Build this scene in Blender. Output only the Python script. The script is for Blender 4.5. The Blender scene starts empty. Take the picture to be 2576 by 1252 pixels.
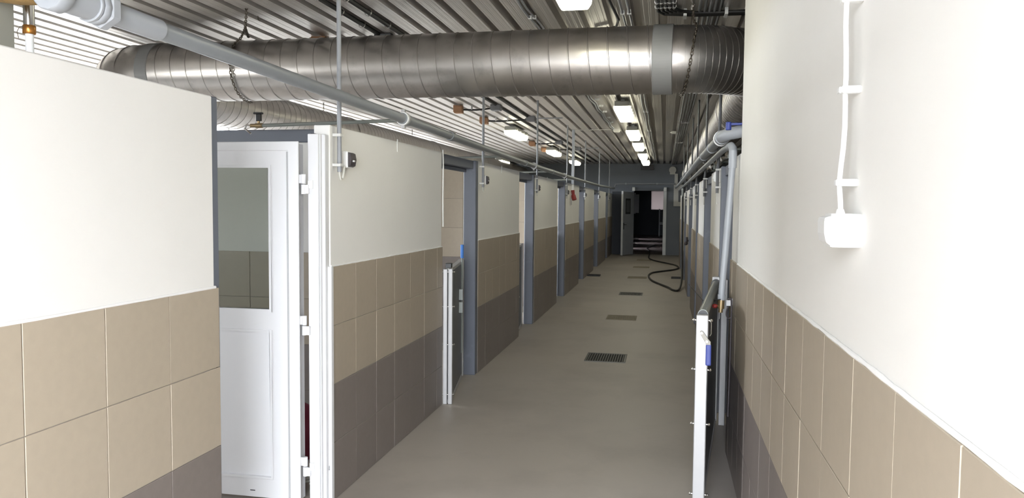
import bpy, bmesh, math, random
from mathutils import Vector, Matrix
random.seed(7)
R = math.radians
scene = bpy.context.scene
col = scene.collection

# ------------------------------------------------------------------ camera, sky, exposure
F_PX, YAW, PITCH, ROLL, EYE = 1913.82, 0.197464, 0.0573979, 0.00906517, 1.684634
cd = bpy.data.cameras.new('camera'); cam = bpy.data.objects.new('camera', cd); col.objects.link(cam)
cd.sensor_width = 36.0; cd.lens = 36.0 * F_PX / 2576.0; cd.clip_start = 0.02; cd.clip_end = 300
fw = Vector((-math.sin(YAW)*math.cos(PITCH), math.cos(YAW)*math.cos(PITCH), -math.sin(PITCH)))
r0 = Vector((math.cos(YAW), math.sin(YAW), 0)); u0 = r0.cross(fw)
rr = r0*math.cos(ROLL) + u0*math.sin(ROLL); uu = u0*math.cos(ROLL) - r0*math.sin(ROLL)
m3 = Matrix((rr, uu, -fw)).transposed()
cam.matrix_world = Matrix.Translation((0, 0, EYE)) @ m3.to_4x4()
scene.camera = cam

SKY = 34.5            # overcast daylight outside
LAMP = 10.0           # fluorescent diffusers
w = bpy.data.worlds.new('overcast_sky'); scene.world = w; w.use_nodes = True
bg = w.node_tree.nodes['Background']; bg.inputs[0].default_value = (0.93, 0.985, 1.06, 1); bg.inputs[1].default_value = SKY
cy = scene.cycles; cy.max_bounces = 7; cy.diffuse_bounces = 4; cy.glossy_bounces = 3; cy.transmission_bounces = 4; cy.caustics_reflective = False; cy.caustics_refractive = False
cy.use_adaptive_sampling = True; cy.adaptive_threshold = 0.03; cy.sample_clamp_indirect = 8
vs = scene.view_settings
scene.display_settings.display_device = 'sRGB'
vs.view_transform = 'Standard'; vs.look = 'None'; vs.exposure = 0.0; vs.gamma = 1.0; vs.use_curve_mapping = False

def portal(name, loc, rot, sx, sy):      # marks an opening of the building for sampling the sky; gives no light itself
    l = bpy.data.lights.new(name, 'AREA'); l.shape = 'RECTANGLE'; l.size = sx; l.size_y = sy
    l.cycles.is_portal = True
    o = bpy.data.objects.new(name, l); col.objects.link(o); o.location = loc; o.rotation_euler = rot
REAR_Y = -1.4
WIN_X = -6.9
WINS = [(0.4, 2.2, 1.1, 2.3), (6.6, 9.5, 1.0, 2.95), (9.9, 12.8, 1.0, 2.95), (13.2, 16.1, 1.0, 2.95), (16.5, 19.4, 1.0, 2.95), (19.9, 22.6, 1.2, 2.9)]  # first opening is made up, to brighten the room behind the white door
portal('portal_rear_gate', (-0.35, REAR_Y-0.05, 1.45), (R(90), 0, 0), 1.54, 2.9)
for a, b, c, d in WINS:
    portal('portal_window', (WIN_X-0.1, (a+b)/2, (c+d)/2), (0, R(-90), 0), d-c, b-a)

# ------------------------------------------------------------------ helpers
WO = {}      # world origin of every object built in world coordinates
class MB:
    def __init__(s): s.v = []; s.f = []
    def add(s, vs_, fs):
        n = len(s.v); s.v += [tuple(p) for p in vs_]; s.f += [tuple(i+n for i in f) for f in fs]; return s
    def box(s, x0, x1, y0, y1, z0, z1):
        if x0 > x1: x0, x1 = x1, x0
        if y0 > y1: y0, y1 = y1, y0
        if z0 > z1: z0, z1 = z1, z0
        return s.add([(x0,y0,z0),(x1,y0,z0),(x1,y1,z0),(x0,y1,z0),(x0,y0,z1),(x1,y0,z1),(x1,y1,z1),(x0,y1,z1)],
                     [(3,2,1,0),(4,5,6,7),(0,1,5,4),(1,2,6,5),(2,3,7,6),(3,0,4,7)])
    def tube(s, pts, r, seg=10, closed=False, flat=None):
        pts = [Vector(p) for p in pts]; n = len(pts)
        rs = r if isinstance(r, (list, tuple)) else [r]*n
        tans = []
        for i in range(n):
            a = pts[(i-1) % n] if (closed or i > 0) else pts[i]
            b = pts[(i+1) % n] if (closed or i < n-1) else pts[i]
            t = (b-a); tans.append(t.normalized() if t.length > 1e-9 else Vector((0,0,1)))
        ref = Vector((0,0,1)) if abs(tans[0].z) < .9 else Vector((1,0,0))
        nrm = (ref - tans[0]*ref.dot(tans[0])).normalized()
        vs_, fs = [], []
        for i in range(n):
            if i:
                nrm = (nrm - tans[i]*nrm.dot(tans[i]))
                nrm = nrm.normalized() if nrm.length > 1e-9 else Vector((1,0,0))
            bi = tans[i].cross(nrm)
            for k in range(seg):
                a = 2*math.pi*k/seg
                vs_.append(pts[i] + (nrm*math.cos(a) + bi*math.sin(a))*rs[i])
        m = n if closed else n-1
        for i in range(m):
            j = (i+1) % n
            for k in range(seg):
                k2 = (k+1) % seg
                fs.append((i*seg+k, i*seg+k2, j*seg+k2, j*seg+k))
        if not closed:
            fs.append(tuple(range(seg))[::-1]); fs.append(tuple((n-1)*seg+k for k in range(seg)))
        return s.add(vs_, fs)
    def cyl(s, p0, p1, r, seg=14, r2=None): return s.tube([p0, p1], [r, r if r2 is None else r2], seg)
    def ring(s, p0, p1, ro, ri, seg=24):         # hollow sleeve
        p0, p1 = Vector(p0), Vector(p1); t = (p1-p0).normalized()
        ref = Vector((0,0,1)) if abs(t.z) < .9 else Vector((1,0,0)); n = (ref-t*ref.dot(t)).normalized(); b = t.cross(n)
        vs_, fs = [], []
        for c, r_ in ((p0,ro),(p1,ro),(p1,ri),(p0,ri)):
            for k in range(seg):
                a = 2*math.pi*k/seg; vs_.append(c+(n*math.cos(a)+b*math.sin(a))*r_)
        for q in range(4):
            for k in range(seg):
                k2 = (k+1) % seg; q2 = (q+1) % 4
                fs.append((q*seg+k, q*seg+k2, q2*seg+k2, q2*seg+k))
        return s.add(vs_, fs)
    def prism(s, poly, axis, a, b):               # poly in the two other axes, in cyclic order
        n = len(poly)
        def P(u, v, t): return {0:(t,u,v), 1:(u,t,v), 2:(u,v,t)}[axis]
        vs_ = [P(u,v,a) for u,v in poly] + [P(u,v,b) for u,v in poly]
        fs = [tuple(range(n))[::-1], tuple(range(n, 2*n))] + [(i, (i+1) % n, n+(i+1) % n, n+i) for i in range(n)]
        return s.add(vs_, fs)
    def sphere(s, c, r, seg=12, rings=8, sc=(1,1,1)):
        c = Vector(c); vs_ = []; fs = []
        for i in range(rings+1):
            th = math.pi*i/rings
            for k in range(seg):
                a = 2*math.pi*k/seg
                vs_.append((c.x+sc[0]*r*math.sin(th)*math.cos(a), c.y+sc[1]*r*math.sin(th)*math.sin(a), c.z+sc[2]*r*math.cos(th)))
        for i in range(rings):
            for k in range(seg):
                fs.append((i*seg+k, (i+1)*seg+k, (i+1)*seg+(k+1) % seg, i*seg+(k+1) % seg))
        return s.add(vs_, fs)
    def mesh(s, name, mat, bevel=0, smooth=False, segs=1, origin=(0,0,0)):
        me = bpy.data.meshes.new(name)
        o = Vector(origin)
        me.from_pydata([tuple(Vector(p)-o) for p in s.v], [], s.f)
        bm = bmesh.new(); bm.from_mesh(me)
        bmesh.ops.remove_doubles(bm, verts=bm.verts, dist=1e-6)
        bmesh.ops.recalc_face_normals(bm, faces=bm.faces)
        if bevel:
            es = [e for e in bm.edges if len(e.link_faces) == 2 and e.calc_face_angle(0) > R(25)]
            bmesh.ops.bevel(bm, geom=es, offset=bevel, segments=segs, profile=.6, affect='EDGES', clamp_overlap=True)
        bm.to_mesh(me); bm.free()
        if smooth:
            for p in me.polygons: p.use_smooth = True
            try: me.set_sharp_from_angle(angle=R(40))
            except Exception: pass
        if mat: me.materials.append(M[mat])
        return me
    def build(s, name, mat, parent=None, bevel=0, smooth=False, segs=1, local=False):
        org = (0,0,0)
        if parent is not None and not local: org = WO.get(parent, (0,0,0))
        o = bpy.data.objects.new(name, s.mesh(name, mat, bevel, smooth, segs, org)); col.objects.link(o)
        if parent is not None: o.parent = parent
        WO[o] = org
        return o

def tag(o, label=None, cat=None, group=None, kind=None):
    if label: o['label'] = label
    if cat: o['category'] = cat
    if group: o['group'] = group
    if kind: o['kind'] = kind
    return o
def thing(name, loc, label, cat, group=None, rz=0):
    o = bpy.data.objects.new(name, None); col.objects.link(o); o.location = loc; o.rotation_euler = (0,0,rz)
    o.empty_display_size = .05; WO[o] = tuple(loc)
    return tag(o, label, cat, group)
def copy_tree(o, loc=None, label=None, parent=None):
    c = o.copy(); col.objects.link(c); c.parent = parent
    if loc is not None: c.location = loc
    if label: c['label'] = label
    for ch in list(o.children): copy_tree(ch, parent=c)
    return c
def place(me, name, parent, loc, scale=(1,1,1), rot=None):
    o = bpy.data.objects.new(name, me); col.objects.link(o); o.parent = parent; o.location = loc; o.scale = scale
    if rot: o.rotation_euler = rot
    return o
def smooth_path(p, n=5):
    p = [Vector(q) for q in p]; out = []
    for i in range(len(p)-1):
        a, b_, c, d = p[max(i-1,0)], p[i], p[i+1], p[min(i+2,len(p)-1)]
        for k in range(n):
            t_ = k/n; out.append(.5*((2*b_)+(c-a)*t_+(2*a-5*b_+4*c-d)*t_*t_+(3*b_-a-3*c+d)*t_**3))
    return out+[p[-1]]
NTH = ['nearest','second','third','fourth','fifth','sixth','seventh','eighth']

# ------------------------------------------------------------------ materials
M = {}
def srgb(c):
    return tuple((x/12.92 if x <= .04045 else ((x+.055)/1.055)**2.4) for x in (v/255 for v in c))
def mat(name, c, rough=.6, metal=0.0, var=.06, scale=6.0, bump=0.0, bscale=60.0, rvar=0.0, emit=None, estr=0, rnd=0.0, spec=.5, stretch=(1,1,1), stain=None):
    m = bpy.data.materials.new(name); m.use_nodes = True; nt = m.node_tree; N = nt.nodes; L = nt.links
    b = N['Principled BSDF']; c = srgb(c)
    b.inputs['Roughness'].default_value = rough; b.inputs['Metallic'].default_value = metal
    b.inputs['Specular IOR Level'].default_value = spec
    tc = N.new('ShaderNodeTexCoord'); mp = N.new('ShaderNodeMapping'); mp.inputs['Scale'].default_value = stretch
    L.new(tc.outputs['Object'], mp.inputs['Vector'])
    nz = N.new('ShaderNodeTexNoise'); nz.inputs['Scale'].default_value = scale; nz.inputs['Detail'].default_value = 6
    L.new(mp.outputs[0], nz.inputs['Vector'])
    mx = N.new('ShaderNodeMix'); mx.data_type = 'RGBA'
    mx.inputs['A'].default_value = (*[x*(1-var*1.6) for x in c], 1); mx.inputs['B'].default_value = (*[min(1, x*(1+var*1.6)) for x in c], 1)
    L.new(nz.outputs['Fac'], mx.inputs['Factor']); out = mx.outputs['Result']
    if stain:
        n2 = N.new('ShaderNodeTexNoise'); n2.inputs['Scale'].default_value = stain[1]; n2.inputs['Detail'].default_value = 8; n2.inputs['Roughness'].default_value = .65
        L.new(mp.outputs[0], n2.inputs['Vector'])
        rp = N.new('ShaderNodeValToRGB'); rp.color_ramp.elements[0].position = stain[2]; rp.color_ramp.elements[1].position = stain[3]
        L.new(n2.outputs['Fac'], rp.inputs[0])
        m2 = N.new('ShaderNodeMix'); m2.data_type = 'RGBA'; L.new(rp.outputs[0], m2.inputs['Factor']); L.new(out, m2.inputs['A'])
        m2.inputs['B'].default_value = (*srgb(stain[0]), 1); out = m2.outputs['Result']
    if rnd:
        oi = N.new('ShaderNodeObjectInfo'); hv = N.new('ShaderNodeHueSaturation')
        mr = N.new('ShaderNodeMapRange'); mr.inputs['To Min'].default_value = 1-rnd; mr.inputs['To Max'].default_value = 1+rnd
        L.new(oi.outputs['Random'], mr.inputs['Value']); L.new(mr.outputs[0], hv.inputs['Value']); L.new(out, hv.inputs['Color']); out = hv.outputs[0]
    L.new(out, b.inputs['Base Color'])
    if rvar:
        mr = N.new('ShaderNodeMapRange'); mr.inputs['To Min'].default_value = max(.02, rough-rvar); mr.inputs['To Max'].default_value = rough+rvar
        L.new(nz.outputs['Fac'], mr.inputs['Value']); L.new(mr.outputs[0], b.inputs['Roughness'])
    if bump:
        n3 = N.new('ShaderNodeTexNoise'); n3.inputs['Scale'].default_value = bscale; n3.inputs['Detail'].default_value = 4
        L.new(mp.outputs[0], n3.inputs['Vector'])
        bp = N.new('ShaderNodeBump'); bp.inputs['Strength'].default_value = bump; bp.inputs['Distance'].default_value = .01
        L.new(n3.outputs['Fac'], bp.inputs['Height']); L.new(bp.outputs[0], b.inputs['Normal'])
    if emit:
        b.inputs['Emission Color'].default_value = (*srgb(emit), 1); b.inputs['Emission Strength'].default_value = estr
    M[name] = m; return m
mat('plaster', (240,238,234), .75, var=.015, scale=3, bump=.06, bscale=40)
mat('plaster_edge', (246,245,243), .7, var=.01)
mat('tile_beige', (170,158,141), .42, var=.035, scale=30, rnd=.03, bump=.02, bscale=300, stain=((186,180,173), 2.2, .62, .82))
mat('tile_dark', (124,115,110), .42, var=.05, scale=30, rnd=.03, bump=.02, bscale=300, stain=((150,146,146), 2.0, .6, .85))
mat('grout', (152,145,136), .9, var=.05, scale=20)
mat('concrete', (172,164,155), .5, var=.05, scale=1.4, bump=.05, bscale=25, rvar=.08, stain=((156,148,140), .9, .45, .75))
mat('concrete_far', (122,108,104), .6, var=.08, scale=1.5)
mat('deck_metal', (206,201,195), .38, metal=.68, var=.05, scale=4, stretch=(14,.3,1), rvar=.05)
mat('slab_dark', (60,58,56), .9)
mat('galvanised', (180,176,172), .33, metal=.95, var=.10, scale=7, rvar=.07, bump=.02, bscale=30, stain=((150,146,142), 6, .55, .8))
mat('galvanised_seam', (176,172,168), .35, metal=.9, var=.06)
mat('duct_sealant', (150,150,149), .6, metal=.35, var=.05, scale=20, stretch=(.3,4,4))
mat('steel_blue', (104,108,118), .45, metal=.1, var=.06, scale=4, rvar=.06, stain=((128,133,144), 3, .6, .8))
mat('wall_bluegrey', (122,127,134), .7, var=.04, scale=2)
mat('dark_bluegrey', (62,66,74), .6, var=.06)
mat('pvc_white', (229,229,231), .28, var=.008)
mat('gasket', (150,150,150), .6)
mat('pipe_grey', (134,138,142), .38, var=.04, scale=8)
mat('pipe_grey_light', (158,162,168), .4, var=.03)
mat('conduit_grey', (140,142,146), .42, var=.03)
mat('conduit_dark', (104,104,106), .45, var=.05)
mat('clip_white', (225,225,222), .45)
mat('plastic_white', (244,244,243), .35, var=.01)
mat('plastic_offwhite', (214,212,205), .45, var=.02)
mat('plastic_black', (30,30,32), .45, var=.1)
mat('plastic_dark', (64,58,60), .5, var=.1)
mat('rubber', (36,35,34), .55, var=.15)
mat('lever_steel', (150,146,138), .5, metal=.2, var=.05, scale=30)
mat('aluminium', (178,177,177), .5, metal=.4, var=.05, scale=12, rvar=.08)
mat('steel_bright', (200,198,195), .22, metal=1)
mat('steel_tube', (132,136,132), .35, metal=.25, var=.08)
mat('panel_grey', (96,98,101), .45, var=.05)
mat('blue_grip', (52,66,140), .45, var=.04)
mat('blue_bright', (58,120,200), .45, var=.04)
mat('red_plastic', (140,42,38), .45, var=.06)
mat('brass', (176,122,62), .3, metal=.9, var=.1, scale=40)
mat('brass_dull', (146,126,94), .4, metal=.7, var=.12, scale=40)
mat('pillar_grey', (152,150,140), .8, var=.03)
mat('hemp', (150,118,66), .85, var=.25, scale=25, bump=.5, bscale=60)
mat('wood', (152,112,80), .7, var=.15, scale=8, stretch=(1,8,1))
mat('chain_metal', (96,88,78), .45, metal=.8, var=.15, scale=60)
mat('foil', (215,213,210), .2, metal=1, bump=.6, bscale=40)
mat('housing_grey', (150,148,140), .5, var=.03)
mat('diffuser', (250,248,225), .35, emit=(255,252,228), estr=LAMP)
mat('grate_metal', (92,90,86), .5, metal=.6, var=.1)
mat('grate_dusty', (140,132,115), .8, var=.06)
mat('drain_dark', (26,25,24), .9)
mat('ground_out', (188,184,176), .9, var=.05, scale=1)
mat('bag_red', (120,38,62), .8, var=.1, scale=10)
mat('strap_beige', (176,152,130), .8, var=.05)
mat('blind_pink', (200,184,180), .8, var=.05, scale=2)
mat('paper', (200,200,200), .7); mat('print_dark', (60,60,62), .7)
mat('frame_white', (225,226,226), .4)
def glass():
    m = bpy.data.materials.new('window_glass'); m.use_nodes = True; nt = m.node_tree; N = nt.nodes; L = nt.links
    N.remove(N['Principled BSDF']); out = N['Material Output']
    tr = N.new('ShaderNodeBsdfTransparent'); tr.inputs[0].default_value = (.70,.72,.69,1)
    gl = N.new('ShaderNodeBsdfGlossy'); gl.inputs['Roughness'].default_value = .03
    fr = N.new('ShaderNodeFresnel'); fr.inputs[0].default_value = 1.35
    mx = N.new('ShaderNodeMixShader'); L.new(fr.outputs[0], mx.inputs[0]); L.new(tr.outputs[0], mx.inputs[1]); L.new(gl.outputs[0], mx.inputs[2])
    L.new(mx.outputs[0], out.inputs[0]); M['glass'] = m
glass()
def dimming():
    m = bpy.data.materials.new('dimming_glass'); m.use_nodes = True; nt = m.node_tree; N = nt.nodes
    N.remove(N['Principled BSDF']); tr = N.new('ShaderNodeBsdfTransparent'); tr.inputs[0].default_value = (.8,.8,.8,1)
    nt.links.new(tr.outputs[0], N['Material Output'].inputs[0]); M['dimming'] = m
dimming()

# ------------------------------------------------------------------ main measures (metres; corridor runs along +Y)
XL, XR = -1.8106, 0.4431         # tile faces left and right
PL, PR = XL-.010, XR+.010        # plaster faces
T = 1/3                           # tile module
WT = 0.095                        # wall thickness
TOP_L, TOP_R, CEIL, BACK = 2.118, 2.018, 3.165, 27.0
LEFT = [(3.945,6.10),(7.34,9.54),(10.68,13.05),(14.12,16.45),(17.55,19.95),(21.3,24.0),(24.9,26.95)]
RIGHT = [(6.47,7.88),(9.07,10.69),(11.3,13.02),(14.7,16.4),(18.0,19.8),(21.3,23.2)]

# ------------------------------------------------------------------ structure
floor = MB().box(WIN_X-.3, 5.2, REAR_Y-.3, BACK+.2, -.12, 0).build('floor', 'concrete')
tag(floor, 'bare grey concrete corridor floor', 'floor', kind='structure')
floor2 = MB().box(-5, 3, BACK+.2, 52, -.12, 0).build('floor', 'concrete_far')
tag(floor2, 'dark reddish floor beyond the far doorway', 'floor', kind='structure')
ground = MB().box(-60, 60, -60, 100, -.3, -.13).build('ground', 'ground_out')
tag(ground, 'pale paved ground outside the building', 'ground', kind='structure')

# trapezoidal deck ceiling: 0.2 m module, 7 cm wide troughs
ceil = MB().box(WIN_X-.3, 5.2, REAR_Y-.3, BACK+.2, CEIL+.10, CEIL+.2).build('ceiling', 'slab_dark')  # flat slab over the deck sheets, added to block light from above
tag(ceil, 'corrugated galvanised sheet metal ceiling', 'ceiling', kind='structure')
def deck_mesh(n, length):
    prof = []
    for i in range(n):
        x = .2*i
        for a, z in ((0,0),(.016,0),(.020,.0012),(.024,0),(.054,0),(.058,.0012),(.062,0),(.068,0),(.072,.0012),(.076,0),(.106,0),(.110,.0012),(.114,0),(.13,0),(.137,.080),(.193,.080)):
            prof.append((x+a, z))
    prof.append((.2*n, 0))
    b = MB(); k = len(prof)
    b.v = [(x,0,z) for x,z in prof] + [(x,length,z) for x,z in prof]
    b.f = [(i,i+1,k+i+1,k+i) for i in range(k-1)]
    me = b.mesh('ceiling_sheet', 'deck_metal')
    return me
DECK5 = deck_mesh(5, 6.0)
x = -7.01
ix = 0
while x < 5.1:
    for iy in range(5):
        y0 = REAR_Y-.25 + iy*5.92
        place(DECK5, 'ceiling_sheet', ceil, (x, y0, CEIL + (.0015 if iy % 2 else 0)))
    x += 1.0; ix += 1

def tile_mesh(axis, mat_):
    s, d, e = T-.003, .010, .0015      # tile with a small arris; local origin at its lower corner on the wall
    b = MB()
    v = []
    for (a, c, h) in ((0,0,0),(s,0,0),(s,s,0),(0,s,0),(0,0,d-e),(s,0,d-e),(s,s,d-e),(0,s,d-e),(e,e,d),(s-e,e,d),(s-e,s-e,d),(e,s-e,d)):
        v.append({'x+':(h,a,c),'x-':(-h,a,c),'y-':(a,-h,c)}[axis])
    b.add(v, [(0,1,5,4),(1,2,6,5),(2,3,7,6),(3,0,4,7),(4,5,9,8),(5,6,10,9),(6,7,11,10),(7,4,8,11),(8,9,10,11)])
    return b.mesh('tile', mat_)
TM = {(a, m_): tile_mesh(a, m_) for a in ('x+','x-','y-') for m_ in ('tile_beige','tile_dark')}
def tile_run(parent, axis, plane, a0, a1, rows=4, start=None, z0=0, dark=2, back=False, sgn=1):
    """tiles of 1/3 m from a0 to a1 along the wall; cut pieces at the ends"""
    st = a0 if start is None else start
    k0 = math.floor((a0-st)/T + 1e-6)
    a = st + k0*T
    while a < a1-.01:
        lo, hi = max(a, a0), min(a+T, a1)
        if hi-lo > .02:
            for r in range(rows):
                me = TM[(axis, 'tile_dark' if r < dark else 'tile_beige')]
                jit = random.uniform(-.0008, .0008)
                if axis[0] == 'x': loc = (plane+jit, lo+.0015, z0+r*T+.0015); sc = (1, (hi-lo-.003)/(T-.003), 1)
                else: loc = (lo+.0015, plane+jit, z0+r*T+.0015); sc = ((hi-lo-.003)/(T-.003), 1, 1)
                place(me, 'tile', parent, loc, sc)
        a += T

# left wall sections
def left_wall(y0, y1, start, label):
    b = MB().box(PL-WT, PL, y0, y1, 0, TOP_L)
    o = b.build('wall_left', 'plaster', bevel=.004)
    tag(o, label, 'wall', kind='structure')
    g = MB().box(PL, PL+.006, y0+.004, y1-.004, .0, 4*T-.002).build('grout_bed', 'grout', o)
    tile_run(o, 'x+', PL, y0, y1 if y0 > 0 else y1+.02, start=start)
    # rough plaster bead along the top of the tiling
    n = 60; bd = MB()
    ys = [y0+(y1-y0)*i/n for i in range(n+1)]
    bd.tube([(PL+.004, y, 4*T+.002+random.uniform(-.0015,.0015)) for y in ys], [.0055+random.uniform(-.001,.0012) for _ in ys], 8)
    bd.build('plaster_bead', 'plaster_edge', o, smooth=True)
    return o
left_wall(REAR_Y, 2.83, 2.85-.333*20, 'near left wall, white plaster over beige and dark tiles')
for i, (a, b_) in enumerate(LEFT):
    left_wall(a, b_, a, '%s white and tiled left wall section past the white door' % NTH[i])

# right wall: tall near part, then low sections
o = MB().box(PR, PR+.11, REAR_Y, 4.87, 0, CEIL+.05).build('wall_right', 'plaster', bevel=.003)
tag(o, 'tall near right wall, white plaster over beige tiles', 'wall', kind='structure')
MB().box(PR-.006, PR, REAR_Y, 4.87, 0, 4*T-.002).build('grout_bed', 'grout', o)
tile_run(o, 'x-', PR, -1.0, 4.87, start=1.565-T*8)
bd = MB(); ys = [-1+5.87*i/90 for i in range(91)]
bd.tube([(PR-.004, y, 4*T+.002+random.uniform(-.0015,.0015)) for y in ys], [.0055+random.uniform(-.001,.0012) for _ in ys], 8).build('plaster_bead', 'plaster_edge', o, smooth=True)
def right_wall(y0, y1, label):
    o = MB().box(PR, PR+.11, y0, y1, 0, TOP_R).build('wall_right', 'plaster', bevel=.004)
    tag(o, label, 'wall', kind='structure')
    MB().box(PR-.006, PR, y0+.004, y1-.004, 0, 4*T-.002).build('grout_bed', 'grout', o)
    tile_run(o, 'x-', PR, y0, y1, start=y0)
right_wall(4.872, 5.36, 'low right wall end joined to the tall right wall')
for i, (a, b_) in enumerate(RIGHT):
    right_wall(a, b_, '%s low white and tiled section of the right wall beyond the metal gate' % NTH[i])

# partitions between the stalls on the left
PART = [5.056, 8.40, 11.75, 15.2, 18.6, 22.4]
for i, y in enumerate(PART):
    o = MB().box(WIN_X, PL-WT-.002, y+.010, y+.11, 0, 2.118).build('wall_partition', 'plaster')
    tag(o, ['white and tiled stall partition seen through the door glass','fully tiled stall partition behind the blue lever'][i] if i < 2 else '%s stall partition on the left side' % NTH[i], 'wall', kind='structure')
    cap = MB().prism([(y-.005,2.12),(y+.125,2.12),(y+.125,2.21),(y-.005,2.21)], 0, WIN_X, -2.35)
    cap.build('cap_beam', 'steel_blue', o, bevel=.004)
    if i == 0:
        MB().box(-4.4, PL-WT-.004, y+.004, y+.010, 0, 4*T-.002).build('grout_bed', 'grout', o)
        tile_run(o, 'y-', y+.010, -4.4, PL-WT-.004, start=-2.63-T*6)
    if i >= 1:
        MB().box(-3.4, PL-WT-.004, y+.004, y+.010, 0, 2.1).build('grout_bed', 'grout', o)
        tile_run(o, 'y-', y+.010, -3.4, PL-WT-.004, rows=3, z0=1.09, dark=0, start=-2.255-T*4)
        tile_run(o, 'y-', y+.010, -3.4, PL-WT-.004, rows=3, z0=.09, dark=3, start=-2.255-T*4)

# outer left wall with windows, far right wall, rear wall with open gate
b = MB(); WX = WIN_X; cur = REAR_Y-.2
for a, b_, c, d in WINS:
    b.box(WX-.25, WX, cur, a, 0, CEIL+.2); b.box(WX-.25, WX, a, b_, 0, c); b.box(WX-.25, WX, a, b_, d, CEIL+.2); cur = b_
b.box(WX-.25, WX, cur, BACK+.2, 0, CEIL+.2)
tag(b.build('wall_outer', 'plaster'), 'outer left wall with a row of windows', 'wall', kind='structure')
for i, (a, b_, c, d) in enumerate(WINS[1:]):
    f = MB(); f.box(WX-.16,WX-.10,a,b_,c,c+.05); f.box(WX-.16,WX-.10,a,b_,d-.05,d); f.box(WX-.16,WX-.10,a,a+.05,c+.05,d-.05); f.box(WX-.16,WX-.10,b_-.05,b_,c+.05,d-.05); f.box(WX-.16,WX-.10,(a+b_)/2-.03,(a+b_)/2+.03,c+.05,d-.05)
    wo = tag(f.build('window_%d' % (i+2), 'frame_white'), '%s window of the left stalls in the outer wall' % NTH[i], 'window', kind='structure')
    for q in (0, 1): MB().box(WX-.135,WX-.132,a+.05+q*((b_-a)/2-.02),a+.05+q*((b_-a)/2-.02)+(b_-a)/2-.08,c+.05,d-.05).build('pane', 'dimming', wo)  # grey panes added to dim the daylight of these unseen windows
tag(MB().box(5.0, 5.2, REAR_Y-.2, BACK+.2, 0, CEIL+.2).build('wall_outer', 'plaster'), 'outer right wall behind the right stalls', 'wall', kind='structure')
b = MB(); b.box(WIN_X, -1.12, REAR_Y-.2, REAR_Y, 0, CEIL+.2); b.box(.42, 5.2, REAR_Y-.2, REAR_Y, 0, CEIL+.2); b.box(-1.12, .42, REAR_Y-.2, REAR_Y, 2.9, CEIL+.2)
tag(b.build('wall_rear', 'plaster'), 'rear wall with the open entrance behind the camera', 'wall', kind='structure')

# back wall with doorway, corridor beyond
DX0, DX1, DZ = -1.075, -.045, 2.24
b = MB(); b.box(WIN_X-.2, DX0, BACK, BACK+.18, 0, CEIL+.12); b.box(DX1, 5.2, BACK, BACK+.18, 0, CEIL+.12); b.box(DX0, DX1, BACK, BACK+.18, DZ, CEIL+.12)
wb = tag(b.build('wall_back', 'wall_bluegrey'), 'blue-grey end wall around the far doorway', 'wall', kind='structure')
MB().box(XL-.01, DX0-.36, BACK-.02, BACK, 0, 2.2).build('wall_shade_panel', 'dark_bluegrey', wb)  # darker sheet that paints the shade on this part of the end wall
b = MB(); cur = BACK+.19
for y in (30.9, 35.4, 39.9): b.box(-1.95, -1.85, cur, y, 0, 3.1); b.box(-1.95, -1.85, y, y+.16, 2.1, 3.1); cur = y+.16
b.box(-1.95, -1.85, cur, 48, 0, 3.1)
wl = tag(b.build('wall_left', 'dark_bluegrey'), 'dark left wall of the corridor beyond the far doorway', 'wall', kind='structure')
for k in range(3):
    y = 30.5+4.5*k
    MB().box(-1.85, -1.30, y, y+.1, 1.35, 2.3).box(-1.85, -1.3, y, y+.1, .0, .06).build('white_post', 'plaster', wl)
tag(MB().box(.75, .85, BACK+.2, 48, 0, 3.1).build('wall_right', 'wall_bluegrey'), 'right wall of the corridor beyond the far doorway', 'wall', kind='structure')
tag(MB().box(-2, .9, BACK+.19, 48, 3.05, 3.2).build('ceiling', 'slab_dark'), 'ceiling of the corridor beyond the far doorway', 'ceiling', kind='structure')
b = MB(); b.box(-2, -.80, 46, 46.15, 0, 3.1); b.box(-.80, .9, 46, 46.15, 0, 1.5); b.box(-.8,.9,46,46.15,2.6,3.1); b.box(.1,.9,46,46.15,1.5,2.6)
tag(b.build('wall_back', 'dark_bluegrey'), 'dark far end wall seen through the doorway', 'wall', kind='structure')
wn = tag(MB().box(-.80, .1, 46.05, 46.09, 1.5, 2.6).build('window_1', 'blind_pink'), 'pale pinkish window panel at the far end beyond the doorway', 'window', kind='structure')
# translucent blind in the far window
nt = M['blind_pink'].node_tree; tl = nt.nodes.new('ShaderNodeBsdfTranslucent'); tl.inputs[0].default_value = (*srgb((120,115,114)), 1)
nt.links.new(tl.outputs[0], nt.nodes['Material Output'].inputs[0])

# ------------------------------------------------------------------ white door with glass, open into the left room
d1 = thing('door_1', (-1.95, 3.88, 0), 'white plastic door with glass upper panel, standing open into the left room', 'door'); d1['kind'] = 'structure'
LX0, LX1, LY0, LY1 = -2.86, -1.965, 3.845, 3.915
def frame_mesh(b, x0, x1, z0, z1, y0, y1, holes):
    """slab with rectangular holes (all share x range) built of boxes"""
    hx0, hx1 = holes[0][0], holes[0][1]
    b.box(x0, hx0, y0, y1, z0, z1); b.box(hx1, x1, y0, y1, z0, z1)
    zs = sorted([(h[2], h[3]) for h in holes]); cur = z0
    for a, c in zs: b.box(hx0, hx1, y0, y1, cur, a); cur = c
    b.box(hx0, hx1, y0, y1, cur, z1)
holes = [(-2.70, -2.122, 1.083, 1.893), (-2.70, -2.122, .135, .982)]
b = MB(); frame_mesh(b, LX0, LX1, .03, 2.008, LY0, LY1, holes)
leaf = b.build('leaf', 'pvc_white', d1)
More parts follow.
